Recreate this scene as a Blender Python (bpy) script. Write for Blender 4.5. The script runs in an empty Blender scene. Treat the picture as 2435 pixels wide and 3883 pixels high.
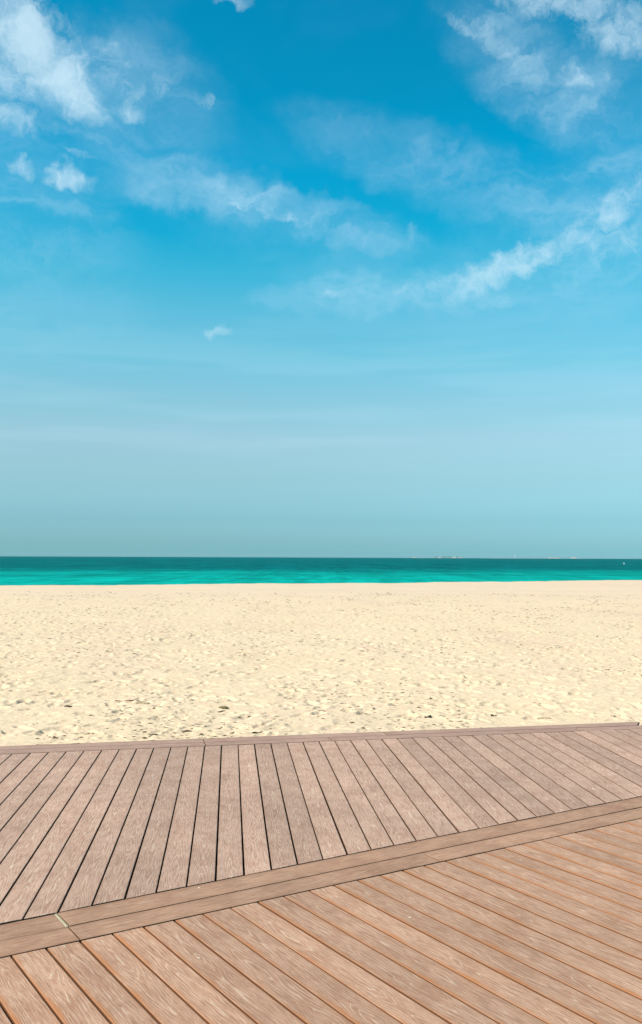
import bpy, bmesh, math, random
import numpy as np
from mathutils import Matrix, Vector

S = bpy.context.scene
C = S.collection
R = math.radians
random.seed(7)
rng = np.random.default_rng(11)

# ------------------------------------------------------------------ camera
EYE = 1.67                                   # eye height above the deck (deck top is z = 0)
cd = bpy.data.cameras.new('camera')
cam = bpy.data.objects.new('camera', cd)
C.objects.link(cam)
S.camera = cam
cd.sensor_fit = 'VERTICAL'
cd.sensor_height = 24
cd.lens = 22.065
cd.clip_start = 0.05
cd.clip_end = 60000
PITCH, ROLL = R(2.718), R(0.2353)
F = Vector((0, math.cos(PITCH), math.sin(PITCH)))
U0 = Vector((0, -math.sin(PITCH), math.cos(PITCH)))
RX = math.cos(ROLL) * Vector((1, 0, 0)) + math.sin(ROLL) * U0
UP = -math.sin(ROLL) * Vector((1, 0, 0)) + math.cos(ROLL) * U0
cam.matrix_world = Matrix(((RX.x, UP.x, -F.x, 0), (RX.y, UP.y, -F.y, 0),
                           (RX.z, UP.z, -F.z, EYE), (0, 0, 0, 1)))

# ------------------------------------------------------------------ light
SUN_EL = R(44)
SUN_H = Vector((-0.90, -0.44)).normalized()   # where the sun stands: left, a little behind the viewer
S.view_settings.view_transform = 'Standard'
S.view_settings.look = 'None'
S.view_settings.gamma = 1
S.view_settings.exposure = 0.50

sd = bpy.data.lights.new('sun', 'SUN')
sd.energy = 4.8
sd.angle = R(0.53)
sd.color = (1.0, 0.90, 0.80)
sun = bpy.data.objects.new('sun', sd)
C.objects.link(sun)
to_sun = Vector((SUN_H.x * math.cos(SUN_EL), SUN_H.y * math.cos(SUN_EL), math.sin(SUN_EL)))
sun.rotation_euler = to_sun.to_track_quat('Z', 'Y').to_euler()
sun.location = to_sun * 60


class NT:
    """small helper for building node trees"""
    def __init__(self, tree):
        self.t = tree
        self.n = tree.nodes
        self.l = tree.links

    def put(self, sock, v):
        if v is None:
            return
        if isinstance(v, bpy.types.NodeSocket):
            self.l.new(v, sock)
        else:
            try:
                sock.default_value = v
            except Exception:
                sock.default_value = (v[0], v[1], v[2], 1.0)

    def math(self, op, a, b=None, c=None, clamp=False):
        n = self.n.new('ShaderNodeMath')
        n.operation = op
        n.use_clamp = clamp
        for i, v in enumerate((a, b, c)):
            self.put(n.inputs[i], v)
        return n.outputs[0]

    def vec(self, op, a, b=None, out=0):
        n = self.n.new('ShaderNodeVectorMath')
        n.operation = op
        self.put(n.inputs[0], a)
        if b is not None:
            if op == 'SCALE':
                self.put(n.inputs['Scale'], b)
            else:
                self.put(n.inputs[1], b)
        return n.outputs[out]

    def xyz(self, x, y, z):
        n = self.n.new('ShaderNodeCombineXYZ')
        for i, v in enumerate((x, y, z)):
            self.put(n.inputs[i], v)
        return n.outputs[0]

    def sep(self, v):
        n = self.n.new('ShaderNodeSeparateXYZ')
        self.put(n.inputs[0], v)
        return n.outputs

    def noise(self, v, scale, detail=4, rough=0.55, dist=0.0, col=False):
        n = self.n.new('ShaderNodeTexNoise')
        self.put(n.inputs['Vector'], v)
        n.inputs['Scale'].default_value = scale
        n.inputs['Detail'].default_value = detail
        n.inputs['Roughness'].default_value = rough
        n.inputs['Distortion'].default_value = dist
        return n.outputs['Color' if col else 'Fac']

    def rng(self, v, a, b, lo=0.0, hi=1.0, smooth=True):
        n = self.n.new('ShaderNodeMapRange')
        n.interpolation_type = 'SMOOTHSTEP' if smooth else 'LINEAR'
        for i, x in enumerate((v, a, b, lo, hi)):
            self.put(n.inputs[i], x)
        return n.outputs[0]

    def mix(self, f, a, b, mode='MIX'):
        n = self.n.new('ShaderNodeMix')
        n.data_type = 'RGBA'
        n.blend_type = mode
        n.clamp_factor = True
        self.put(n.inputs[0], f)
        self.put(n.inputs[6], a)
        self.put(n.inputs[7], b)
        return n.outputs[2]

    def ramp(self, f, stops, interp='LINEAR'):
        n = self.n.new('ShaderNodeValToRGB')
        n.color_ramp.interpolation = interp
        e = n.color_ramp.elements
        while len(e) < len(stops):
            e.new(0.5)
        for i, (p, c) in enumerate(stops):
            e[i].position = p
            e[i].color = (c[0], c[1], c[2], 1)
        self.put(n.inputs[0], f)
        return n.outputs[0]

    def bump(self, h, strength, dist, normal=None):
        n = self.n.new('ShaderNodeBump')
        n.inputs['Strength'].default_value = strength
        n.inputs['Distance'].default_value = dist
        self.put(n.inputs['Height'], h)
        if normal is not None:
            self.put(n.inputs['Normal'], normal)
        return n.outputs[0]


# ------------------------------------------------------------------ sky (world)
W = bpy.data.worlds.new('World')
S.world = W
W.use_nodes = True
w = NT(W.node_tree)
sk = w.n.new('ShaderNodeTexSky')
sk.sky_type = 'NISHITA'
sk.sun_disc = False
sk.sun_elevation = SUN_EL
sk.sun_rotation = math.atan2(SUN_H.x, SUN_H.y)
sk.air_density = 1.0
sk.dust_density = 1.0
sk.ozone_density = 1.5
tc = w.n.new('ShaderNodeTexCoord')
d = w.vec('NORMALIZE', tc.outputs['Generated'])
dx, dy, dz = w.sep(d)
el = w.math('MULTIPLY', w.math('ARCSINE', dz), 180 / math.pi)        # degrees above the horizon
az = w.math('MULTIPLY', w.math('ARCTAN2', dx, dy), 180 / math.pi)    # degrees from +Y
# colour of the air: the same all the way round
K = 2.0
SKY = [(-4, (.55, 1.27, 1.74)), (0.15, (.50, 1.22, 1.66)), (0.9, (.48, 1.0, 1.43)), (2.2, (.45, .87, 1.19)), (4.7, (.63, .93, 1.02)),
       (7.1, (.83, 1.07, 1.04)), (9.5, (.76, 1.17, 1.09)), (11.9, (.62, 1.29, 1.18)), (14.3, (.48, 1.34, 1.24)),
       (16.7, (.23, 1.35, 1.29)), (19.0, (.04, 1.28, 1.31)), (23.0, (.006, 1.27, 1.37)), (27.0, (.006, 1.17, 1.28)),
       (40.0, (.006, 1.10, 1.27))]
air = w.ramp(w.math('DIVIDE', w.math('ADD', el, 10), 60),
             [((a + 10) / 60, tuple(v / K for v in c)) for a, c in SKY])
base = w.mix(1.0, sk.outputs[0], w.vec('SCALE', air, K), 'MULTIPLY')

# clouds: thin veils over the whole sky plus the puffs and streaks (degrees of azimuth / elevation)
pl = w.xyz(w.math('DIVIDE', dx, w.math('ADD', w.math('ABSOLUTE', dz), 0.16)),
           w.math('DIVIDE', dy, w.math('ADD', w.math('ABSOLUTE', dz), 0.16)), 0.0)
ae = w.xyz(az, el, 0.0)
w1 = w.vec('SCALE', w.vec('SUBTRACT', w.noise(ae, 0.16, 4, 0.6, col=True), (.5, .5, .5)), 2.6)
w2 = w.vec('SCALE', w.vec('SUBTRACT', w.noise(ae, 0.75, 5, 0.62, col=True), (.5, .5, .5)), 1.7)
aw = w.vec('ADD', w.vec('ADD', ae, w1), w2)
w3 = w.vec('SCALE', w.vec('SUBTRACT', w.noise(ae, 0.10, 3, 0.6, col=True), (.5, .5, .5)), 3.0)
aw_veil = w.vec('ADD', aw, w3)
puff_n = w.noise(aw, 0.50, 9, 0.66, 0.6)
wisp_n = w.noise(w.vec('MULTIPLY', aw, (0.26, 0.80, 1)), 0.55, 7, 0.58, 0.5)
#      az     el     ra   rb  rot  strength  (puffs)
PUFFS = [(-18.0, 28.3, 3.19, 1.7, -38, 1.2), (-16.0, 26.8, 3.0, 1.54, -40, 1.1), (-18.9, 26.4, 2.55, 1.66, -10, 0.8), (-18.2, 24.3, 2.0, 0.9, -15, 0.75),
         (-15.4, 21.5, 1.39, 0.58, -8, 0.95), (-18.1, 21.7, 0.96, 0.67, 0, 0.7), (-9.5, 27.0, 0.83, 0.62, 0, 0.5), (-7.6, 26.4, 0.65, 0.33, -5, 0.6),
         (-11.8, 25.3, 1.4, 0.55, 0, 0.58), (-14.8, 22.7, 0.91, 0.31, 0, 0.6), (-12.8, 27.1, 2.07, 1.23, -30, 0.42), (-16.8, 29.7, 2.02, 0.58, -20, 0.45),
         (-5.7, 31.0, 1.33, 0.34, -10, 0.6), (-6.3, 13.7, 0.75, 0.37, -15, 0.85), (14.8, 30.4, 5.13, 0.96, -14, 0.9), (17.9, 28.7, 2.72, 1.09, -20, 0.9),
         (15.2, 26.9, 2.08, 0.58, -12, 0.65), (8.4, 29.8, 1.57, 0.47, -35, 0.55), (11.7, 28.3, 3.41, 1.0, -35, 0.5), (17.3, 20.0, 2.19, 1.14, 32, 0.75),
         (17.8, 18.2, 2.95, 1.17, 20, 0.6), (11.2, 17.1, 4.2, 0.94, 12, 0.9), (14.7, 18.1, 2.21, 0.93, 25, 0.68), (11.2, 15.5, 0.42, 0.26, 25, 0.5),
         (5.4, 19.3, 1.22, 0.51, 40, 0.5), (-9.1, 22.4, 1.31, 0.4, 5, 0.42), (0.3, 15.6, 1.49, 0.34, 5, 0.42), (3.7, 16.0, 2.24, 0.38, 4, 0.42),
         (-2.1, 20.4, 3.15, 0.32, -6, 0.5), (-4.4, 20.8, 2.66, 0.27, -6, 0.42),
         (-38, 24, 6, 2.6, 20, .9), (-52, 17, 5, 1.6, -10, .7), (37, 22, 6, 2.2, 12, .8), (55, 29, 7, 3, -20, .9),
         (78, 18, 6, 2, 8, .7), (-80, 30, 7, 3, 14, .8), (110, 26, 7, 3, 0, .8), (-118, 22, 6, 2, 10, .8),
         (150, 20, 6, 2, -14, .8), (-155, 28, 7, 3, 20, .8)]
VEILS = [(-3.1, 20.4, 5.81, 0.73, -9, 0.44), (-7.3, 21.8, 3.36, 0.89, -12, 0.34), (-12.0, 26.4, 3.94, 2.08, -10, 0.34), (12.5, 27.9, 3.88, 1.52, -30, 0.62),
         (6.3, 23.0, 5.71, 1.31, -14, 0.34), (2.9, 16.0, 4.72, 0.72, 6, 0.36), (16.4, 18.5, 6.37, 2.79, 20, 0.4), (1.1, 18.2, 6.87, 1.4, -14, 0.16),
         (-17.8, 23.2, 4.04, 3.71, 0, 0.26), (-18.2, 16.6, 4.95, 3.09, 0, 0.18), (18.8, 23.2, 3.33, 3.28, 0, 0.26), (8.9, 16.4, 7.44, 0.95, 5, 0.14)]


def blob(q, a, e, ra, rb, rot):
    v = w.vec('SUBTRACT', q, (a, e, 0))
    r = R(rot)
    x = w.vec('DOT_PRODUCT', v, (math.cos(r) / ra, math.sin(r) / ra, 0), 1)
    y = w.vec('DOT_PRODUCT', v, (-math.sin(r) / rb, math.cos(r) / rb, 0), 1)
    r2 = w.math('ADD', w.math('MULTIPLY', x, x), w.math('MULTIPLY', y, y))
    return w.math('SUBTRACT', 1.0, w.math('MULTIPLY', r2, 0.5), clamp=True)


acc = None
for (a, e, ra, rb, rot, s) in PUFFS:
    f = w.math('MULTIPLY', blob(aw, a, e, ra, rb, rot), s)
    acc = f if acc is None else w.math('MAXIMUM', acc, f)
puffs = w.rng(w.math('ADD', acc, w.math('MULTIPLY', w.math('SUBTRACT', puff_n, .55), 1.7)), 0.12, 1.30)
puffs = w.math('MULTIPLY', puffs, w.rng(acc, 0.02, 0.3))
acc = None
for (a, e, ra, rb, rot, s) in VEILS:
    f = w.math('MULTIPLY', w.rng(blob(aw_veil, a, e, ra * 1.35, rb * 1.5, rot), 0, 1), s)
    acc = f if acc is None else w.math('ADD', acc, f)
veils = w.math('MULTIPLY', acc, w.rng(wisp_n, 0.34, 0.78, 0.12, .72))
every = w.math('MULTIPLY', w.rng(w.noise(pl, 1.3, 7, 0.6, 0.5), 0.5, 0.8, 0, .14), w.rng(el, 10, 20))
low = w.math('MULTIPLY', w.rng(w.noise(w.vec('MULTIPLY', ae, (.05, .55, 1)), 1.0, 4, 0.5), 0.45, 0.6, 0, .10),
             w.math('MULTIPLY', w.rng(el, 4, 7.5), w.rng(el, 16, 11)))
thin = w.math('ADD', w.math('ADD', veils, every), low)
sky1 = w.mix(w.math('MINIMUM', thin, 0.75), base, (4.6, 6.6, 7.9, 1))
sky2 = w.mix(w.math('MULTIPLY', puffs, 0.72), sky1, (5.5, 7.1, 7.9, 1))
bg = w.n['Background']
w.l.new(sky2, bg.inputs[0])
bg.inputs[1].default_value = 0.0935


# ------------------------------------------------------------------ object helpers
def link(name, mesh, mat=None, parent=None):
    o = bpy.data.objects.new(name, mesh)
    C.objects.link(o)
    if mat is not None and not mesh.materials:
        mesh.materials.append(mat)
    if parent is not None:
        o.parent = parent
    return o


def tag(o, label=None, cat=None, group=None, kind=None):
    if label:
        o['label'] = label
    if cat:
        o['category'] = cat
    if group:
        o['group'] = group
    if kind:
        o['kind'] = kind
    return o


def mesh_from(name, verts, faces, smooth=False):
    m = bpy.data.meshes.new(name)
    m.from_pydata([tuple(map(float, v)) for v in verts], [], faces)
    m.update()
    if smooth:
        m.polygons.foreach_set('use_smooth', [True] * len(m.polygons))
    return m


def grid_mesh(name, X, Y, Z, smooth=True):
    nr, nc = X.shape
    m = bpy.data.meshes.new(name)
    co = np.stack([X, Y, Z], -1).reshape(-1, 3).astype(np.float32)
    m.vertices.add(nr * nc)
    m.vertices.foreach_set('co', co.ravel())
    i = (np.arange(nr - 1)[:, None] * nc + np.arange(nc - 1)[None, :]).ravel()
    q = np.stack([i, i + 1, i + nc + 1, i + nc], 1).astype(np.int32)
    m.loops.add(q.size)
    m.loops.foreach_set('vertex_index', q.ravel())
    m.polygons.add(len(q))
    m.polygons.foreach_set('loop_start', np.arange(0, q.size, 4, dtype=np.int32))
    m.polygons.foreach_set('use_smooth', np.full(len(q), smooth))
    m.update(calc_edges=True)
    return m


def new_mat(name):
    m = bpy.data.materials.new(name)
    m.use_nodes = True
    t = NT(m.node_tree)
    b = t.n['Principled BSDF']
    return m, t, b


def plain(name, col, rough=0.8, spec=0.3, var=0.25, scale=4.0):
    m, t, b = new_mat(name)
    tcn = t.n.new('ShaderNodeTexCoord')
    n = t.noise(tcn.outputs['Object'], scale, 5)
    c = t.mix(t.rng(n, .3, .7), tuple(v * (1 - var) for v in col) + (1,), tuple(min(1, v * (1 + var)) for v in col) + (1,))
    t.put(b.inputs['Base Color'], c)
    b.inputs['Roughness'].default_value = rough
    b.inputs['Specular IOR Level'].default_value = spec
    return m


def _hash(ix, iy, s):
    h = (ix.astype(np.int64) * 374761393 + iy.astype(np.int64) * 668265263 + s * 1442695041) & 0xffffffff
    h = ((h ^ (h >> 13)) * 1274126177) & 0xffffffff
    return ((h ^ (h >> 16)) & 0xffff) / 65535.0


def vnoise(x, y, s=0):
    ix, iy = np.floor(x), np.floor(y)
    fx, fy = x - ix, y - iy
    fx, fy = fx * fx * (3 - 2 * fx), fy * fy * (3 - 2 * fy)
    a, b = _hash(ix, iy, s), _hash(ix + 1, iy, s)
    c, dd = _hash(ix, iy + 1, s), _hash(ix + 1, iy + 1, s)
    return (a * (1 - fx) + b * fx) * (1 - fy) + (c * (1 - fx) + dd * fx) * fy - 0.5


def fbm(x, y, lam, oct=4, s=0, g=0.5):
    r = np.zeros_like(x)
    a = 1.0
    for k in range(oct):
        r += a * vnoise(x / lam + 17.3 * k, y / lam - 9.1 * k, s + k)
        lam *= 0.48
        a *= g
    return r


# ------------------------------------------------------------------ deck lines (metres, seen from above)
def line(ang_deg, c):
    a = R(ang_deg)
    return (np.array([-math.cos(a), math.sin(a)]), c, np.array([math.sin(a), math.cos(a)]))


BORDER_IN = line(77.35, 8.404)       # sea-side edge of the planks
BORDER_MID = line(77.35, 8.578)
BORDER_OUT = line(77.35, 8.757)
DIAG_UP, DIAG_MID, DIAG_LOW = line(57.72, 4.456), line(57.72, 4.266), line(57.72, 4.088)
BACK = line(57.72, -1.6)

# ------------------------------------------------------------------ sand
SAND_Z = -0.045


def build_sand():
    rows = []
    y = 7.2
    while y < 130:
        rows.append(y)
        y += 0.0135 * (max(y, 9.0) / 9.0) ** 1.75
    rows = np.array(rows)
    behind = np.array([-3000, -800, -200, -60, -20, -8, -2, 2, 5])
    nmid = 780
    u = np.linspace(-1, 1, nmid)
    Xm = u[None, :] * (0.40 * rows[:, None] + 1.2)
    edge = np.cumsum(1.5 ** np.arange(1, 22))[None, :]
    step = (Xm[:, 1] - Xm[:, 0])[:, None]
    k = (4000.0 - Xm[:, -1])[:, None] / (edge[0, -1] * step)
    out = Xm[:, -1:] + edge * step * np.maximum(k, 1.0)
    X = np.concatenate([-out[:, ::-1], Xm, out], 1)
    Y = np.repeat(rows[:, None], X.shape[1], 1)
    # shoreline crest: distance of the crest at each x
    crest = 60.0 + 0.44 * X + 2.6 * fbm(X, X * 0 + 3.0, 11.0, 3, 5) + 1.2 * fbm(X, X * 0 + 1.0, 3.0, 3, 8)
    crest = np.where(np.abs(X) > 60, 60.0 + 0.44 * np.clip(X, -60, 60) + 0.02 * (X - np.clip(X, -60, 60)), crest)
    tro = 1 / (1 + np.exp((Y - 40.0 - 5 * fbm(X, Y, 9.0, 3, 3)) / 2.5))      # trodden part, smooth towards the sea
    Z = np.full_like(X, SAND_Z)
    Z += 0.05 * fbm(X, Y, 6.0, 3, 21)
    Z += tro * (0.028 * fbm(X, Y, 0.85, 3, 31) + 0.010 * fbm(X, Y, 0.11, 3, 41, 0.6))
    Z += (1 - tro) * 0.020 * fbm(X, Y * 2.2, 1.2, 3, 51)
    # wheel tracks of the beach grader on the smooth strand
    for y0, sl, ph in ((43.5, .05, 0), (45.4, .05, 0), (49.0, .16, 2), (50.9, .16, 2), (54.5, .30, 4)):
        yc = y0 + sl * np.clip(X, -60, 60) + 0.8 * np.sin(X * .11 + ph)
        e_ = (Y - yc)
        Z += (1 - tro) * (-0.035 * np.exp(-(e_ / .28) ** 2) + 0.022 * np.exp(-((e_ - .55) / .2) ** 2)) * (1 + .6 * fbm(X, Y, .5, 2, 61))
    # footprints
    n = 7600
    py = 7.5 + 35 * rng.random(n) ** 0.85
    px = (rng.random(n) * 2 - 1) * (0.40 * py + 1.0)
    mid0 = 21
    for i in range(n):
        x0, y0 = px[i], py[i]
        L = rng.uniform(.11, .17)
        Wd = rng.uniform(.045, .075)
        a = rng.normal(0.9, 0.9)
        rad = L * 2.1
        r0, r1 = np.searchsorted(rows, (y0 - rad, y0 + rad))
        if r1 - r0 < 2:
            continue
        hw = 0.40 * y0 + 1.2
        c0 = int(np.clip((x0 - rad + hw) / (2 * hw) * (nmid - 1) - 2, 0, nmid - 2)) + mid0
        c1 = int(np.clip((x0 + rad + hw) / (2 * hw) * (nmid - 1) + 3, 1, nmid - 1)) + mid0
        sx, sy = X[r0:r1, c0:c1] - x0, Y[r0:r1, c0:c1] - y0
        ca, sa = math.cos(a), math.sin(a)
        p, q = (sx * ca + sy * sa) / L, (-sx * sa + sy * ca) / Wd
        wob = 0.55 * vnoise((sx + x0) / .05, (sy + y0) / .05, i % 7)
        rr = np.sqrt(p * p + q * q) + wob
        dep = rng.uniform(.005, .024)
        dent = -dep / (1 + np.exp((rr - 0.85) * 9)) + dep * 0.30 * np.exp(-((rr - 1.3) / 0.32) ** 2)
        Z[r0:r1, c0:c1] += dent * tro[r0:r1, c0:c1]
    # small crumbs and clods thrown up by feet
    n = 250
    cy = 7.6 + 22 * rng.random(n) ** 1.1
    cx = (rng.random(n) * 2 - 1) * (0.38 * cy + 0.8)
    for i in range(n):
        x0, y0 = cx[i], cy[i]
        rad = rng.uniform(.012, .04) * (1 + (y0 - 8) * .03)
        r0, r1 = np.searchsorted(rows, (y0 - 2 * rad, y0 + 2 * rad))
        if r1 - r0 < 2:
            continue
        hw = 0.40 * y0 + 1.2
        c0 = int(np.clip((x0 - 2 * rad + hw) / (2 * hw) * (nmid - 1) - 1, 0, nmid - 2)) + mid0
        c1 = int(np.clip((x0 + 2 * rad + hw) / (2 * hw) * (nmid - 1) + 2, 1, nmid - 1)) + mid0
        sx, sy = X[r0:r1, c0:c1] - x0, Y[r0:r1, c0:c1] - y0
        rr = np.sqrt(sx * sx + (sy * 1.3) ** 2) / rad
        Z[r0:r1, c0:c1] += rad * rng.uniform(.5, 1.0) * np.exp(-rr ** 4)
    # the sand drifts up to the deck and dips under it
    nb, cb, _ = BORDER_OUT
    dist = X * nb[0] + Y * nb[1] - cb
    bank = np.clip(dist / 0.5, 0, 1)
    Z = np.where(dist < 0.5, Z * bank + (SAND_Z + 0.012) * (1 - bank), Z)
    Z = np.minimum(Z, np.where(dist < 0.25, -0.012, 9))
    Z = np.where(dist < 0.0, -0.16 + np.clip(dist, -.05, 0) * 0, Z)
    # beach face beyond the crest
    over = Y - crest
    Z += np.where(over > -6, 0.03 * np.clip((over + 6) / 6, 0, 1), 0)
    Z = np.where(over > 0, Z - np.clip(over, 0, None) * 0.11, Z)
    Z = np.maximum(Z, -4.0)
    Xb = np.repeat(X[:1], len(behind), 0)
    Yb = np.repeat(behind[:, None].astype(float), X.shape[1], 1)
    Zb = np.full_like(Xb, -0.16)
    X, Y, Z = np.concatenate([Xb, X]), np.concatenate([Yb, Y]), np.concatenate([Zb, Z])
    return X, Y, Z, rows


SX, SY, SZ, SROWS = build_sand()


def sand_height(x, y):
    r = int(np.searchsorted(SROWS, y)) + 9
    r = min(r, SX.shape[0] - 1)
    c = int(np.argmin(np.abs(SX[r] - x)))
    return float(SZ[r, c])


m_sand, t, b = new_mat('sand')
tcn = t.n.new('ShaderNodeTexCoord')
P = tcn.outputs['Object']
n1 = t.noise(P, 0.35, 5)
n2 = t.noise(t.vec('MULTIPLY', P, (1, .8, 1)), 4.5, 6, 0.68)
n3 = t.noise(P, 45.0, 3, 0.7)
c = t.mix(t.rng(n1, .3, .7), (.66, .472, .300, 1), (.675, .487, .320, 1))
c = t.mix(t.math('MULTIPLY', t.rng(t.noise(t.vec('MULTIPLY', P, (.35, .16, 0)), 1.0, 5, .6), .5, .68), .55), c, (.60, .405, .285, 1))
c = t.mix(t.math('MULTIPLY', t.rng(n2, .42, .75), .5), c, (.60, .405, .27, 1))
c = t.mix(t.math('MULTIPLY', t.rng(n3, .45, .8), .45), c, (.55, .37, .24, 1))
sy_ = t.sep(P)[1]
c = t.mix(t.math('MULTIPLY', t.rng(sy_, 34, 46), .55), c, (.615, .435, .310, 1))       # smoother paler strand
t.put(b.inputs['Base Color'], c)
b.inputs['Roughness'].default_value = 0.95
b.inputs['Specular IOR Level'].default_value = 0.1
nb_ = t.bump(n3, 0.5, 0.01)
t.put(b.inputs['Normal'], t.bump(t.noise(P, 14, 4, 0.65), 0.45, 0.03, nb_))
beach = link('beach', grid_mesh('beach', SX, SY, SZ), m_sand)
tag(beach, kind='structure')

# ------------------------------------------------------------------ sea (with the earth's curve, so the horizon lies where it should)
SEA_Z = -1.25
ys = [60.0]
while ys[-1] < 11000:
    ys.append(ys[-1] * 1.02)
ys = np.array(ys)
us = np.linspace(-1, 1, 161)
us = us * 0.75 + 0.25 * us ** 3
SEX = us[None, :] * (2.2 * ys[:, None] + 900)
SEY = np.repeat(ys[:, None], 161, 1)
SEZ = SEA_Z - (SEX ** 2 + SEY ** 2) / (2 * 6371000.0 * 1.15)
m_sea, t, b = new_mat('sea_water')
tcn = t.n.new('ShaderNodeTexCoord')
P = tcn.outputs['Object']
px_, py_, _ = t.sep(P)
wob = t.math('MULTIPLY', t.math('SUBTRACT', t.noise(t.vec('MULTIPLY', P, (.012, .05, 0)), 1.0, 4), .5), 130)
dist = t.math('ADD', t.math('SUBTRACT', py_, t.math('MULTIPLY', px_, 0.25)), wob)
depth = t.rng(dist, 105, 250)
streak = t.noise(t.vec('MULTIPLY', P, (.05, .16, 0)), 1.0, 8, 0.75)
streak2 = t.noise(t.vec('MULTIPLY', P, (.0035, .012, 0)), 1.0, 5, 0.65)
shallow = t.mix(t.rng(streak, .35, .65), (.001, .235, .190, 1), (.001, .34, .275, 1))
deep = t.mix(t.rng(streak, .38, .62), (.0008, .070, .074, 1), (.001, .150, .145, 1))
fleck = t.math('ADD', t.math('MULTIPLY', t.noise(t.vec('MULTIPLY', P, (.55, .06, 0)), 1.0, 3, 0.6), .55),
               t.math('MULTIPLY', t.noise(t.vec('MULTIPLY', P, (.12, .010, 0)), 1.0, 3, 0.6), .45))
deep = t.mix(t.math('MULTIPLY', t.rng(streak2, .4, .65), .55), deep, (.0008, .095, .108, 1))
wc = t.mix(depth, shallow, deep)
wc = t.vec('SCALE', wc, t.rng(fleck, .40, .60, .80, 1.14))
h1 = t.noise(t.vec('MULTIPLY', P, (.25, .6, 0)), 1.0, 4, 0.6)
nrm = t.bump(h1, 0.7, 0.5)
df = t.n.new('ShaderNodeBsdfDiffuse')
t.put(df.inputs['Color'], wc)
t.put(df.inputs['Normal'], nrm)
gl = t.n.new('ShaderNodeBsdfGlossy')
gl.inputs['Roughness'].default_value = 0.3
t.put(gl.inputs['Normal'], nrm)
mx = t.n.new('ShaderNodeMixShader')
mx.inputs[0].default_value = 0.018
t.l.new(df.outputs[0], mx.inputs[1])
t.l.new(gl.outputs[0], mx.inputs[2])
t.l.new(mx.outputs[0], t.n['Material Output'].inputs['Surface'])
sea = link('sea', grid_mesh('sea', SEX, SEY, SEZ), m_sea)
tag(sea, kind='structure')

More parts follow.
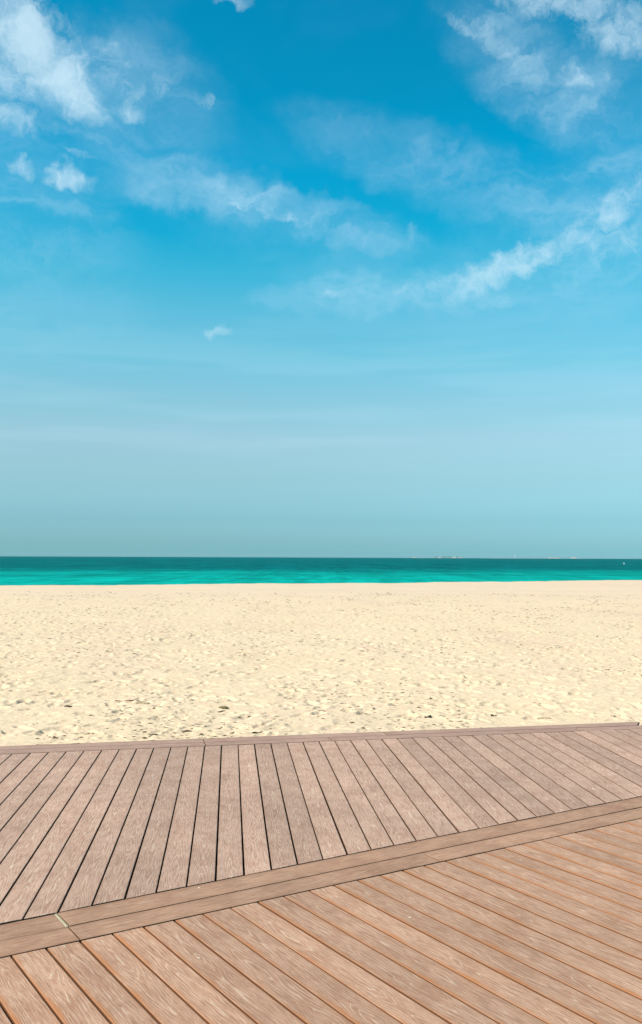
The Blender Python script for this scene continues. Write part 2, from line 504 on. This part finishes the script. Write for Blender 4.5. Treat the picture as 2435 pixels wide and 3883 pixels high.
# ------------------------------------------------------------------ boardwalk deck
def wood(name, pale, dark, grain, edge, edge_amt, line_amt, edge_in=0.060):
    m, t, b = new_mat(name)
    tcn = t.n.new('ShaderNodeTexCoord')
    oi = t.n.new('ShaderNodeObjectInfo')
    rnd = oi.outputs['Random']
    P = tcn.outputs['Object']
    lx, ly, lz = t.sep(P)
    x = t.math('ADD', lx, t.math('MULTIPLY', rnd, 91.0))
    y = t.math('ADD', ly, t.math('MULTIPLY', t.math('SUBTRACT', t.noise(t.xyz(x, 0.0, 3.0), 1.1, 2), .5), 0.05))
    Q = t.xyz(x, ly, t.math('MULTIPLY', rnd, 13.0))
    # embossed grain: contour lines of a stretched field make ovals and nested arches
    f0 = t.noise(t.vec('MULTIPLY', Q, (1.15, 2.5, 1)), 1.0, 2, 0.45)
    yy = t.math('DIVIDE', y, 0.07)
    f1 = t.math('ADD', t.math('MULTIPLY', f0, 17.0), t.math('MULTIPLY', t.math('POWER', t.math('ABSOLUTE', yy), 1.5), 5.5))
    f2 = t.math('ADD', f1, t.math('MULTIPLY', t.noise(t.vec('MULTIPLY', Q, (9, 45, 1)), 1.0, 3), 0.9))
    tri = t.math('PINGPONG', f2, 0.5)
    lines = t.rng(tri, 0.37, 0.48)
    band = t.rng(tri, 0.0, 0.30, 1, 0)
    brk = t.rng(t.noise(t.vec('MULTIPLY', Q, (5, 17, 1)), 1.0, 3), 0.32, 0.50)
    fine = t.noise(t.vec('MULTIPLY', Q, (13, 210, 1)), 1.0, 3, 0.7)
    mid = t.noise(t.vec('MULTIPLY', Q, (7, 45, 1)), 1.0, 4, 0.65)
    blot = t.noise(t.vec('ADD', Q, (5, 2, 9)), 4.5, 5, 0.62)
    geo = t.n.new('ShaderNodeNewGeometry')
    wear = t.noise(geo.outputs['Position'], 0.9, 4, 0.6)
    c = t.mix(t.rng(blot, .30, .62), dark, pale)
    c = t.mix(t.math('MULTIPLY', t.rng(fine, .5, .32), .45), c, grain)
    c = t.mix(t.math('MULTIPLY', t.rng(mid, .48, .68), .55), c, tuple(v * .72 for v in dark[:3]) + (1,))
    c = t.mix(t.math('MULTIPLY', t.math('MULTIPLY', band, brk), .26), c, tuple(v * .80 for v in dark[:3]) + (1,))
    c = t.mix(t.math('MULTIPLY', t.rng(fine, .50, .62), .62), c, tuple(v * .66 for v in dark[:3]) + (1,))
    c = t.mix(t.math('MULTIPLY', t.math('MULTIPLY', lines, brk), line_amt), c, grain)
    scuff = t.math('MULTIPLY', t.rng(t.noise(t.vec('MULTIPLY', Q, (6, 14, 1)), 1.0, 5, .7), .62, .78), .4)
    c = t.mix(scuff, c, tuple(min(1, v * 1.18) for v in pale[:3]) + (1,))
    # unweathered brown along the arrises, mixed with painted light of sunlit gap walls
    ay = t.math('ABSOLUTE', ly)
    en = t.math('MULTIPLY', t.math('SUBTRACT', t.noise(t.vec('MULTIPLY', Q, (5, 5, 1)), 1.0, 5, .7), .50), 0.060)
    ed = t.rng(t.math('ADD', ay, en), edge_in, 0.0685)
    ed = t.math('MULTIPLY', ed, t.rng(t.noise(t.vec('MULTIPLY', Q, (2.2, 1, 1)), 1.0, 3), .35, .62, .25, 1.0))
    ed = t.math('MULTIPLY', ed, t.rng(ly, -.01, .01, .35, 1.0))  # painted sunlight: brown kept stronger on the left edge
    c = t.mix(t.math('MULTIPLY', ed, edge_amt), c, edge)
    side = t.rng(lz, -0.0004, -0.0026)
    c = t.mix(side, c, tuple(v * .36 for v in edge[:3]) + (1,))  # side faces darkened in colour to draw the shade in the gaps
    v = t.math('ADD', t.math('MULTIPLY', rnd, 0.20), 0.90)
    v = t.math('MULTIPLY', v, t.rng(wear, .3, .7, .92, 1.07))
    c = t.vec('SCALE', c, v)
    t.put(b.inputs['Base Color'], c)
    t.put(b.inputs['Roughness'], t.rng(mid, .3, .7, .58, .78))
    b.inputs['Specular IOR Level'].default_value = 0.28
    hh = t.math('ADD', t.math('MULTIPLY', t.math('MULTIPLY', lines, brk), .6), t.math('MULTIPLY', fine, .8))
    t.put(b.inputs['Normal'], t.bump(hh, 0.45, 0.0022))
    return m


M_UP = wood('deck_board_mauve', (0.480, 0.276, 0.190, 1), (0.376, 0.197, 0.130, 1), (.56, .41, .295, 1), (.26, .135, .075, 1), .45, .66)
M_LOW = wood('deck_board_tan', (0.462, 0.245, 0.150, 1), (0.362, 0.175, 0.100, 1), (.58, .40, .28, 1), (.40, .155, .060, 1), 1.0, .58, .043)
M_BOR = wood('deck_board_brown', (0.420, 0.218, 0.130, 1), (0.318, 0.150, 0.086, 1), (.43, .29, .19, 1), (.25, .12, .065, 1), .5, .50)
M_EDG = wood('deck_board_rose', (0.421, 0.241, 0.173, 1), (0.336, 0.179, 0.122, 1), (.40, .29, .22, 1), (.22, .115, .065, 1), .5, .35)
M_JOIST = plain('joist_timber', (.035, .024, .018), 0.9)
M_LIT_END = plain('sunlit_board_end', (.38, .31, .19), 0.85, 0.2, 0.12, 30)  # pale tone painting the sunlight on a board end

deck = bpy.data.objects.new('boardwalk_deck', None)
C.objects.link(deck)
deck.empty_display_size = 0.3
tag(deck, 'weathered brown plank deck with a diagonal double border strip, at the edge of the sand', 'deck')

TH = 0.025
PROF = 0.0035


def board(name, p0, ang, hw, ends, mat, z=0.0, parent=deck):
    """p0: a point on the board's centre line, ang: heading from +Y, ends: two lines that cut it"""
    a = R(ang)
    tv = np.array([math.sin(a), math.cos(a)])
    nv = np.array([tv[1], -tv[0]])          # to the right of the heading
    r = PROF
    prof = [(-hw, -TH), (-hw, -r), (-hw + r * .3, -r * .3), (-hw + r, 0), (hw - r, 0), (hw - r * .3, -r * .3), (hw, -r), (hw, -TH)]
    pts = []
    for (m_, c_, sh) in ends:
        row = []
        for (q, zz) in prof:
            base_ = p0 + nv * q
            s = (c_ - m_ @ base_) / (m_ @ tv)
            row.append(s + sh)
        pts.append(row)
    sm = 0.5 * (np.mean(pts[0]) + np.mean(pts[1]))
    org = p0 + tv * sm
    if np.mean(pts[0]) > np.mean(pts[1]):
        pts = pts[::-1]
    if np.mean(pts[1]) - np.mean(pts[0]) < 0.04:
        return None
    vs, k = [], len(prof)
    e = 0.0022
    # local x along the board, local y to the left, local z up; ends slightly eased
    for j, row in enumerate(pts):
        for (q, zz), s in zip(prof, row):
            ease = e if zz > -0.001 else 0
            vs.append((s - sm + (ease if j == 0 else -ease), -q, zz))
    fs = [(i, (i + 1) % k, k + (i + 1) % k, k + i) for i in range(k)]
    fs += [tuple(range(k))[::-1], tuple(range(k, 2 * k))]
    me = mesh_from(name, vs, fs)
    bm = bmesh.new()
    bm.from_mesh(me)
    bmesh.ops.recalc_face_normals(bm, faces=bm.faces)
    bm.to_mesh(me)
    bm.free()
    o = link(name, me, mat, parent)
    o.location = (org[0], org[1], z)
    o.rotation_euler = (random.gauss(0, .003), 0, math.pi / 2 - a + random.gauss(0, .0003))
    return o


GAP = 0.0080
# sea-side section
aU, pU, oU = -5.543, 0.146075, -1.8076
tU = np.array([math.sin(R(aU)), math.cos(R(aU))])
nU = np.array([math.cos(R(aU)), -math.sin(R(aU))])
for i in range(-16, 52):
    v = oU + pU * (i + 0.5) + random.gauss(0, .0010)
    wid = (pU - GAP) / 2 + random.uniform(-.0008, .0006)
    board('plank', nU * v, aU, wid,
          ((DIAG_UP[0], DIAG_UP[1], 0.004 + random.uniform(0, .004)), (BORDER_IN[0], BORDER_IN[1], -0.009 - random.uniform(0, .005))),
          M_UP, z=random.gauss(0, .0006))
# near section
aL, pL, oL = -33.213, 0.146175, 1.1222
nL = np.array([math.cos(R(aL)), -math.sin(R(aL))])
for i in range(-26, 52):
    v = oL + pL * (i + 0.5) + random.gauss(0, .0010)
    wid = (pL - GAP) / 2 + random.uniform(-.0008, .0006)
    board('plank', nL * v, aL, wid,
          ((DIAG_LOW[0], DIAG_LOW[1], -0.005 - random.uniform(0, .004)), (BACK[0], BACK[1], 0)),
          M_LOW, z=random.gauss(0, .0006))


def run(l0, l1, cuts, mat, name, gap=.005, z=0.0):
    """boards laid end to end between two parallel lines; cuts: distances along the line where they meet"""
    n_, tv = l0[0], l0[2]
    cc = 0.5 * (l0[1] + l1[1])
    hw = 0.5 * abs(l1[1] - l0[1]) - 0.0042
    ang = math.degrees(math.atan2(tv[0], tv[1]))
    p0 = n_ * cc
    for (s0, k0), (s1, k1) in zip(cuts[:-1], cuts[1:]):
        e = []
        for s, kk, sg in ((s0, k0, 1), (s1, k1, -1)):
            m_ = np.array([math.sin(R(ang + kk)), math.cos(R(ang + kk))])
            e.append((m_, float(m_ @ (p0 + tv * s)), sg * gap / 2))
        board(name, p0, ang, hw, e, mat, z=z + random.gauss(0, .0006))


def along(l, x, y):
    return float(l[2] @ np.array([x, y]))


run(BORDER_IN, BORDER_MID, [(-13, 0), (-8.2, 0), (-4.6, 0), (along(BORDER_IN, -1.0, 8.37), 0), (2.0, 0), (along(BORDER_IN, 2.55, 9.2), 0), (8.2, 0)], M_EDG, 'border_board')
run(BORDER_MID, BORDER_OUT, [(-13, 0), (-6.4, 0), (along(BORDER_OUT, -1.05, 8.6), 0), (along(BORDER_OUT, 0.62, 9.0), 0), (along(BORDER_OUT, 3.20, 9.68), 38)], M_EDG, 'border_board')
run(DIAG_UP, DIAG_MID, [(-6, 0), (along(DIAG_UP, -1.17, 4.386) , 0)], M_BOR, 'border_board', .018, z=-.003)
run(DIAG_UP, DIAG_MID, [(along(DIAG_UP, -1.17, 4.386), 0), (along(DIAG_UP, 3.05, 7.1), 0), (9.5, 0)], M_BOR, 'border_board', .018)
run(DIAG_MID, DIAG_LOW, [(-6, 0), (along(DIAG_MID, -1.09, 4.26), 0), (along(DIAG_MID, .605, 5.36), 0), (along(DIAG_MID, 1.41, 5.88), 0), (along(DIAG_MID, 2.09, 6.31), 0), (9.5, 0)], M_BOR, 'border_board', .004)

# added pale strip standing in for the sunlit board end in the diagonal joint
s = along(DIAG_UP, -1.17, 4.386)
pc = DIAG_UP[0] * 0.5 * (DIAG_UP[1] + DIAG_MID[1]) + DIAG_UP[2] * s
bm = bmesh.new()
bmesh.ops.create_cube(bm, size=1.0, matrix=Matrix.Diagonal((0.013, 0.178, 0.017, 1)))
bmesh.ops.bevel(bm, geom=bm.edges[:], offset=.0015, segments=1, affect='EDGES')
me = bpy.data.meshes.new('lit_end_strip')
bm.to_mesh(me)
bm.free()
o = link('lit_end_strip', me, M_LIT_END, deck)
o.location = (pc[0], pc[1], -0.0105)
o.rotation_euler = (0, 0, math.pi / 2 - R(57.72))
o['label'] = 'pale strip standing in for the sunlit board end in an open joint'


def beam(name, a, b_, wdt, hgt, ztop, mat):
    a, b_ = np.array(a), np.array(b_)
    L = np.linalg.norm(b_ - a)
    bm = bmesh.new()
    bmesh.ops.create_cube(bm, size=1.0, matrix=Matrix.Diagonal((L, wdt, hgt, 1)))
    me = bpy.data.meshes.new(name)
    bm.to_mesh(me)
    bm.free()
    o = link(name, me, mat, deck)
    c_ = (a + b_) / 2
    o.location = (c_[0], c_[1], ztop - hgt / 2)
    dd = b_ - a
    o.rotation_euler = (0, 0, math.atan2(dd[1], dd[0]))


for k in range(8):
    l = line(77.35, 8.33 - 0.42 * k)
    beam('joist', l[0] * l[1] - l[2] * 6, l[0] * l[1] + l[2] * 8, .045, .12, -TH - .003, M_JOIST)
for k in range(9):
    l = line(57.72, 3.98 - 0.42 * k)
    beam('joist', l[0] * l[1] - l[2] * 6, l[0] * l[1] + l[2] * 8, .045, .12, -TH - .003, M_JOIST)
l = line(77.35, 8.744)
e_ = l[0] * l[1]
beam('fascia', e_ - l[2] * 13, e_ + l[2] * (along(BORDER_OUT, 3.15, 9.66)), .022, .16, -TH - .002, M_EDG)

# ------------------------------------------------------------------ scraps on the sand
M_WEED_SHADE = plain('weed_and_shadow_speck', (.075, .052, .032), 0.85, .2, .5, 20)  # weed colour, also used as painted shade for specks in the sand
M_STONE = plain('olive_stone', (.16, .125, .055), 0.8, .3, .4, 25)
M_STICK = plain('driftwood', (.16, .085, .05), 0.85, .2, .4, 30)
M_CLOD = plain('damp_sand_clod', (.40, .29, .18), 0.95, .1, .3, 25)
M_CHIP = plain('shell_chip', (.66, .56, .47), 0.6, .4, .1, 20)


def lump(name, sx, sy, sz, seed, rough=.35):
    bm = bmesh.new()
    bmesh.ops.create_icosphere(bm, subdivisions=2, radius=1)
    r_ = random.Random(seed)
    ph = [r_.uniform(0, 6) for _ in range(6)]
    for v in bm.verts:
        k = 1 + rough * (math.sin(3 * v.co.x + ph[0]) * math.sin(2.6 * v.co.y + ph[1]) + .6 * math.sin(5 * v.co.z + 4 * v.co.x + ph[2]) * math.sin(6 * v.co.y + ph[3]))
        v.co = Vector((v.co.x * sx * k, v.co.y * sy * k, max(v.co.z, -.5) * sz * k))
    me = bpy.data.meshes.new(name)
    bm.to_mesh(me)
    bm.free()
    return me


def flake_mesh(name, L, wd, hh, seed):
    """curled strip of dried weed"""
    r_ = random.Random(seed)
    n = 5
    vs, fs = [], []
    bend = r_.uniform(-.5, .5)
    for i in range(n + 1):
        u = i / n
        x = (u - .5) * L
        y = bend * L * (u - .5) ** 2 * 2 + r_.uniform(-.12, .12) * wd
        z = hh * (.35 + .65 * abs(math.sin(u * 3.3 + seed)))
        ww = wd * (.25 + .75 * math.sin(math.pi * (u * .86 + .07)))
        vs += [(x, y - ww, 0), (x, y, z), (x, y + ww, z * .3 + .002)]
        if i:
            a = 3 * (i - 1)
            fs += [(a, a + 1, a + 4, a + 3), (a + 1, a + 2, a + 5, a + 4), (a + 2, a, a + 3, a + 5)]
    fs += [(0, 2, 1), (3 * n, 3 * n + 1, 3 * n + 2)]
    return mesh_from(name, vs, fs)


def drop(o, x, y, rz, sink=.004):
    o.location = (x, y, sand_height(x, y) - sink)
    o.rotation_euler = (0, 0, rz)
    return o


o = drop(link('stone', lump('stone', .055, .04, .035, 3), M_STONE), -1.10, 10.81, .2)
tag(o, 'olive brown stone half buried in the sand, behind the left half of the deck', 'stone')
o = drop(link('sand_clod', lump('sand_clod', .085, .05, .03, 8), M_CLOD), -2.08, 11.1, .1)
tag(o, 'tan clod of damp sand with dark hollows beside it, near a short stick', 'clod')
o = drop(link('stick', flake_mesh('stick', .22, .012, .018, 5), M_STICK), -2.33, 11.3, .1)
tag(o, 'short reddish brown stick lying on the sand left of a tan clod', 'stick')
o = drop(link('flat_stone', lump('flat_stone', .075, .04, .022, 12), M_CLOD), 2.38, 10.13, -.2)
tag(o, 'flat tan stone on the sand near the right end of the deck', 'stone')

weeds = [flake_mesh('seaweed_scrap', random.uniform(.05, .11), random.uniform(.010, .02), random.uniform(.012, .022), k) for k in range(8)]
for me in weeds:
    me.materials.append(M_WEED_SHADE)
SPOTS = [(-2.51, 8.98, 'leftmost dark seaweed scrap lying close to the deck border'),
         (-2.22, 9.19, 'dark seaweed scrap second from the left near the deck border'),
         (-1.60, 9.05, 'curled dark seaweed scrap at the deck border, left of the border joint'),
         (-1.30, 9.30, 'dark seaweed scrap on the sand just left of the border joint'),
         (-.62, 9.26, 'dark seaweed scrap by the deck just right of the border joint'),
         (1.17, 10.27, 'lone dark seaweed scrap right of centre, a stride beyond the deck'),
         (-1.10, 10.66, 'dark seaweed scrap just in front of the olive brown stone'),
         (2.60, 11.2, 'dark seaweed scrap on the sand beyond the flat tan stone'),
         (-2.90, 10.9, 'dark seaweed scrap left of the short reddish brown stick'),
         (1.90, 10.4, 'dark seaweed scrap left of the flat tan stone')]
for k, (x, y, lab) in enumerate(SPOTS):
    o = drop(link('seaweed_scrap', weeds[k % 8]), x, y, random.gauss(.1, .4))
    s_ = random.uniform(.95, 1.25)
    o.scale = (s_, s_, s_)
    tag(o, lab, 'seaweed', 'dried seaweed scraps near the deck')

# a little sand blown over the outer edge of the border
vs, fs = [], []
ss = np.arange(-9.0, along(BORDER_OUT, 3.15, 9.66), 0.02)
fw = fbm(ss, ss * 0, 0.9, 5, 91, .65) + 0.35 * fbm(ss, ss * 0 + 4, .12, 3, 95)
for k, (s_, f_) in enumerate(zip(ss, fw)):
    wi = max(-.004, .11 * (f_ - .22))
    n_, tv = BORDER_OUT[0], BORDER_OUT[2]
    for off, zz in ((-wi, .0012 if wi > 0 else -.006), (-wi * .4, .004 + .08 * max(0, wi) if wi > 0 else -.005), (.02, -.006 + .06 * max(0, wi)), (.16, -.05)):
        q = n_ * (BORDER_OUT[1] + off) + tv * s_
        vs.append((q[0], q[1], zz))
    if k:
        a = 4 * (k - 1)
        fs += [(a + m, a + m + 1, a + m + 5, a + m + 4) for m in range(3)]
o = link('sand_drift', mesh_from('sand_drift', vs, fs, True), m_sand)
tag(o, 'thin wisps of sand blown over the outer edge of the deck border', 'sand', kind='stuff')

# smaller crumbs of weed and grit, standing in also for shadow specks of footprints
vs, fs = [], []
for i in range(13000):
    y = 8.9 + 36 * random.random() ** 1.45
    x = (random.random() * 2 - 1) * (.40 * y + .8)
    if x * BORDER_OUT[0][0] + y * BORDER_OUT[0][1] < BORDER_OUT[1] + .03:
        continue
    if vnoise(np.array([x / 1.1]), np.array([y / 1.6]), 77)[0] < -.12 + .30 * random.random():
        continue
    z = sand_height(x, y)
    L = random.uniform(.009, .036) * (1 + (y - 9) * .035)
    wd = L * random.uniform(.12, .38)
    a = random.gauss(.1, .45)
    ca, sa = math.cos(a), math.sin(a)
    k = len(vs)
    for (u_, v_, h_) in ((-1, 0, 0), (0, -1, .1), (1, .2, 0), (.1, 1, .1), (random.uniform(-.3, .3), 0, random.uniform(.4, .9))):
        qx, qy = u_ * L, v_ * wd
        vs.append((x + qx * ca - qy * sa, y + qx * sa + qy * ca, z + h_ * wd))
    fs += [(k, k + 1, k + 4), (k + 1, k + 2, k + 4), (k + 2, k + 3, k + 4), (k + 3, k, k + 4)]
o = link('litter_shadow_specks', mesh_from('litter_shadow_specks', vs, fs), M_WEED_SHADE)
tag(o, 'tiny dark crumbs of weed and stand-in shadow specks scattered over the sand', 'litter', kind='stuff')

# pale chips lying on the boards
for (x, y, lab) in ((-.607, 4.83, 'small pale shell chip on the upper diagonal border board'),
                    (-.50, 4.00, 'pale shell chip on a plank just below the diagonal border'),
                    (.42, 4.45, 'tiny pale shell chip on the tan planks in the middle foreground'),
                    (1.98, 6.9, 'tiny pale shell chip on the far planks near the right end of the diagonal border')):
    o = link('shell_chip', lump('shell_chip', .0065, .0035, .002, int(abs(x) * 100)), M_CHIP)
    o.location = (x, y, 0.0012)
    o.rotation_euler = (0, 0, random.uniform(-.6, .6))
    tag(o, lab, 'shell')

# ------------------------------------------------------------------ far side of the water
def curve_z(x, y):
    return SEA_Z - (x * x + y * y) / (2 * 6371000.0 * 1.15)


M_LAND = plain('far_sand_spit', (.30, .28, .24), .95, .1, .2, .02)
M_WHITE = plain('white_render', (.50, .50, .48), .8, .2, .06, .1)
M_TREES = plain('dark_scrub', (.035, .06, .045), .95, .1, .4, .05)
M_ROOF = plain('grey_roof', (.20, .22, .23), .85, .2, .2, .1)
M_STEEL = plain('pale_steel', (.62, .64, .66), .6, .4, .05, .1)
D = 5000.0
PXM = D / 3570.0          # metres per photograph pixel at that distance


def ax(px):
    return (px - 1217.5) * PXM


def spit(x0, x1, h):
    n = 40
    vs, fs = [], []
    for i in range(n + 1):
        u = i / n
        x = x0 + (x1 - x0) * u
        tap = min(1, 8 * u, 8 * (1 - u))
        hh = h * (.55 + .45 * math.sin(i * 1.7) * math.sin(i * .61)) * tap + .3
        zb = curve_z(x, D)
        for (yy, zz) in ((-30, -1), (-16, hh * .6), (0, hh), (40, hh * .7), (70, -1)):
            vs.append((x, D + yy, zb + zz))
        if i:
            a, b_ = 5 * (i - 1), 5 * i
            fs += [(a + k, b_ + k, b_ + k + 1, a + k + 1) for k in range(4)]
    return mesh_from('sand_spit', vs, fs, True)


for (a, b_, h) in ((1540, 1775, 2.2), (1825, 2240, 2.0)):
    tag(link('sand_spit', spit(ax(a), ax(b_), h), M_LAND), kind='structure')


def far_block(px, wpx, hpx, lab, step=.6, dy=10):
    x = ax(px)
    z = curve_z(x, D) + 1.0
    root = bpy.data.objects.new('waterfront_building', None)
    C.objects.link(root)
    root.location = (x, D + dy, z)
    ww, hh = wpx * PXM, hpx * PXM
    bm = bmesh.new()
    bmesh.ops.create_cube(bm, size=1, matrix=Matrix.Translation((0, 0, hh * .35)) @ Matrix.Diagonal((ww, 12, hh * .7, 1)))
    bmesh.ops.create_cube(bm, size=1, matrix=Matrix.Translation((ww * .12, 0, hh * .85 - .01)) @ Matrix.Diagonal((ww * step, 9, hh * .3, 1)))
    me = bpy.data.meshes.new('wall')
    bm.to_mesh(me)
    bm.free()
    link('wall', me, M_WHITE, root)
    bm = bmesh.new()
    bmesh.ops.create_cube(bm, size=1, matrix=Matrix.Translation((ww * .12, 0, hh + .2)) @ Matrix.Diagonal((ww * step + 1, 10, .5, 1)))
    me = bpy.data.meshes.new('roof')
    bm.to_mesh(me)
    bm.free()
    link('roof', me, M_ROOF, root)
    tag(root, lab, 'building', 'low buildings on the horizon')


far_block(1571, 14, 3.2, 'low pale building farthest left on the horizon spit')
far_block(1668, 10, 4.0, 'pale low building left of the horizon tree clump')
far_block(1722, 16, 5.0, 'wide pale building among the horizon trees')
far_block(1745, 10, 3.0, 'small pale building right of the horizon trees')
far_block(2100, 40, 4.0, 'long low pale building on the horizon right of the mast')
far_block(2178, 18, 6.0, 'taller pale building farthest right on the horizon spit')


def far_tree(px, wpx, hpx, lab):
    x = ax(px)
    root = bpy.data.objects.new('far_tree', None)
    C.objects.link(root)
    root.location = (x, D - 4, curve_z(x, D) + .8)
    ww, hh = wpx * PXM / 2, hpx * PXM
    bm = bmesh.new()
    bmesh.ops.create_cone(bm, cap_ends=True, segments=6, radius1=.5, radius2=.25, depth=hh * .5, matrix=Matrix.Translation((0, 0, hh * .25)))
    me = bpy.data.meshes.new('trunk')
    bm.to_mesh(me)
    bm.free()
    link('trunk', me, M_STICK, root)
    vs, fs = [], []
    r_ = random.Random(px)
    for i in range(160):
        u, th_ = r_.random() ** .5, r_.uniform(0, 6.28)
        p = Vector((ww * u * math.cos(th_), ww * .7 * u * math.sin(th_), hh * (.28 + .72 * r_.random() * (1 - .6 * u))))
        s_ = r_.uniform(.5, 1.2)
        k = len(vs)
        for _ in range(3):
            vs.append(p + Vector((r_.uniform(-s_, s_), r_.uniform(-s_, s_), r_.uniform(-s_, s_))))
        fs.append((k, k + 1, k + 2))
    link('crown', mesh_from('crown', vs, fs), M_TREES, root)
    tag(root, lab, 'tree', 'trees on the horizon')


for k, px in enumerate((1655, 1680, 1690, 1700, 1710, 1735)):
    far_tree(px, 14, 6.0 + (k % 3), ('leftmost', 'second from left', 'third from left', 'third from right', 'second from right', 'rightmost')[k] + ' dark tree of the little clump on the horizon')

# thin mast
x = ax(1953)
root = bpy.data.objects.new('mast', None)
C.objects.link(root)
root.location = (x, D + 5, curve_z(x, D) + .5)
bm = bmesh.new()
bmesh.ops.create_cone(bm, cap_ends=True, segments=10, radius1=1.5, radius2=.7, depth=19, matrix=Matrix.Translation((0, 0, 9.5)))
me = bpy.data.meshes.new('shaft')
bm.to_mesh(me)
bm.free()
link('shaft', me, M_STEEL, root)
bm = bmesh.new()
bmesh.ops.create_cone(bm, cap_ends=True, segments=10, radius1=1.4, radius2=.2, depth=4, matrix=Matrix.Translation((0, 0, 21)))
me = bpy.data.meshes.new('lantern')
bm.to_mesh(me)
bm.free()
link('lantern', me, M_WHITE, root)
tag(root, 'thin pale mast standing alone on the horizon at the right', 'mast')

# buoy
bx, by = 142.5, 443.0
root = bpy.data.objects.new('buoy', None)
C.objects.link(root)
root.location = (bx, by, SEA_Z - .03)
bm = bmesh.new()
bmesh.ops.create_uvsphere(bm, u_segments=16, v_segments=10, radius=.30, matrix=Matrix.Translation((0, 0, .18)))
me = bpy.data.meshes.new('float')
bm.to_mesh(me)
bm.free()
link('float', me, M_WHITE, root)
bm = bmesh.new()
bmesh.ops.create_cone(bm, cap_ends=True, segments=12, radius1=.16, radius2=.07, depth=.5, matrix=Matrix.Translation((0, 0, .66)))
me = bpy.data.meshes.new('topmark')
bm.to_mesh(me)
bm.free()
link('topmark', me, M_WHITE, root)
tag(root, 'small white buoy floating on the sea near the right edge', 'buoy')

# ------------------------------------------------------------------ haze over the water
M_HAZE = bpy.data.materials.new('haze')
M_HAZE.use_nodes = True
ht = M_HAZE.node_tree
ht.nodes.clear()
out = ht.nodes.new('ShaderNodeOutputMaterial')
pv = ht.nodes.new('ShaderNodeVolumePrincipled')
pv.inputs['Color'].default_value = (.62, .84, .90, 1)
pv.inputs['Density'].default_value = 0.00002
ht.links.new(pv.outputs[0], out.inputs['Volume'])
bm = bmesh.new()
bmesh.ops.create_cube(bm, size=1.0, matrix=Matrix.Translation((0, 3500, 3.0)) @ Matrix.Diagonal((24000 * 2.4, 18000, 60, 1)))
me = bpy.data.meshes.new('haze')
bm.to_mesh(me)
bm.free()
o = link('haze', me, M_HAZE)
tag(o, 'thin pale haze hanging over beach and sea', 'haze', kind='stuff')
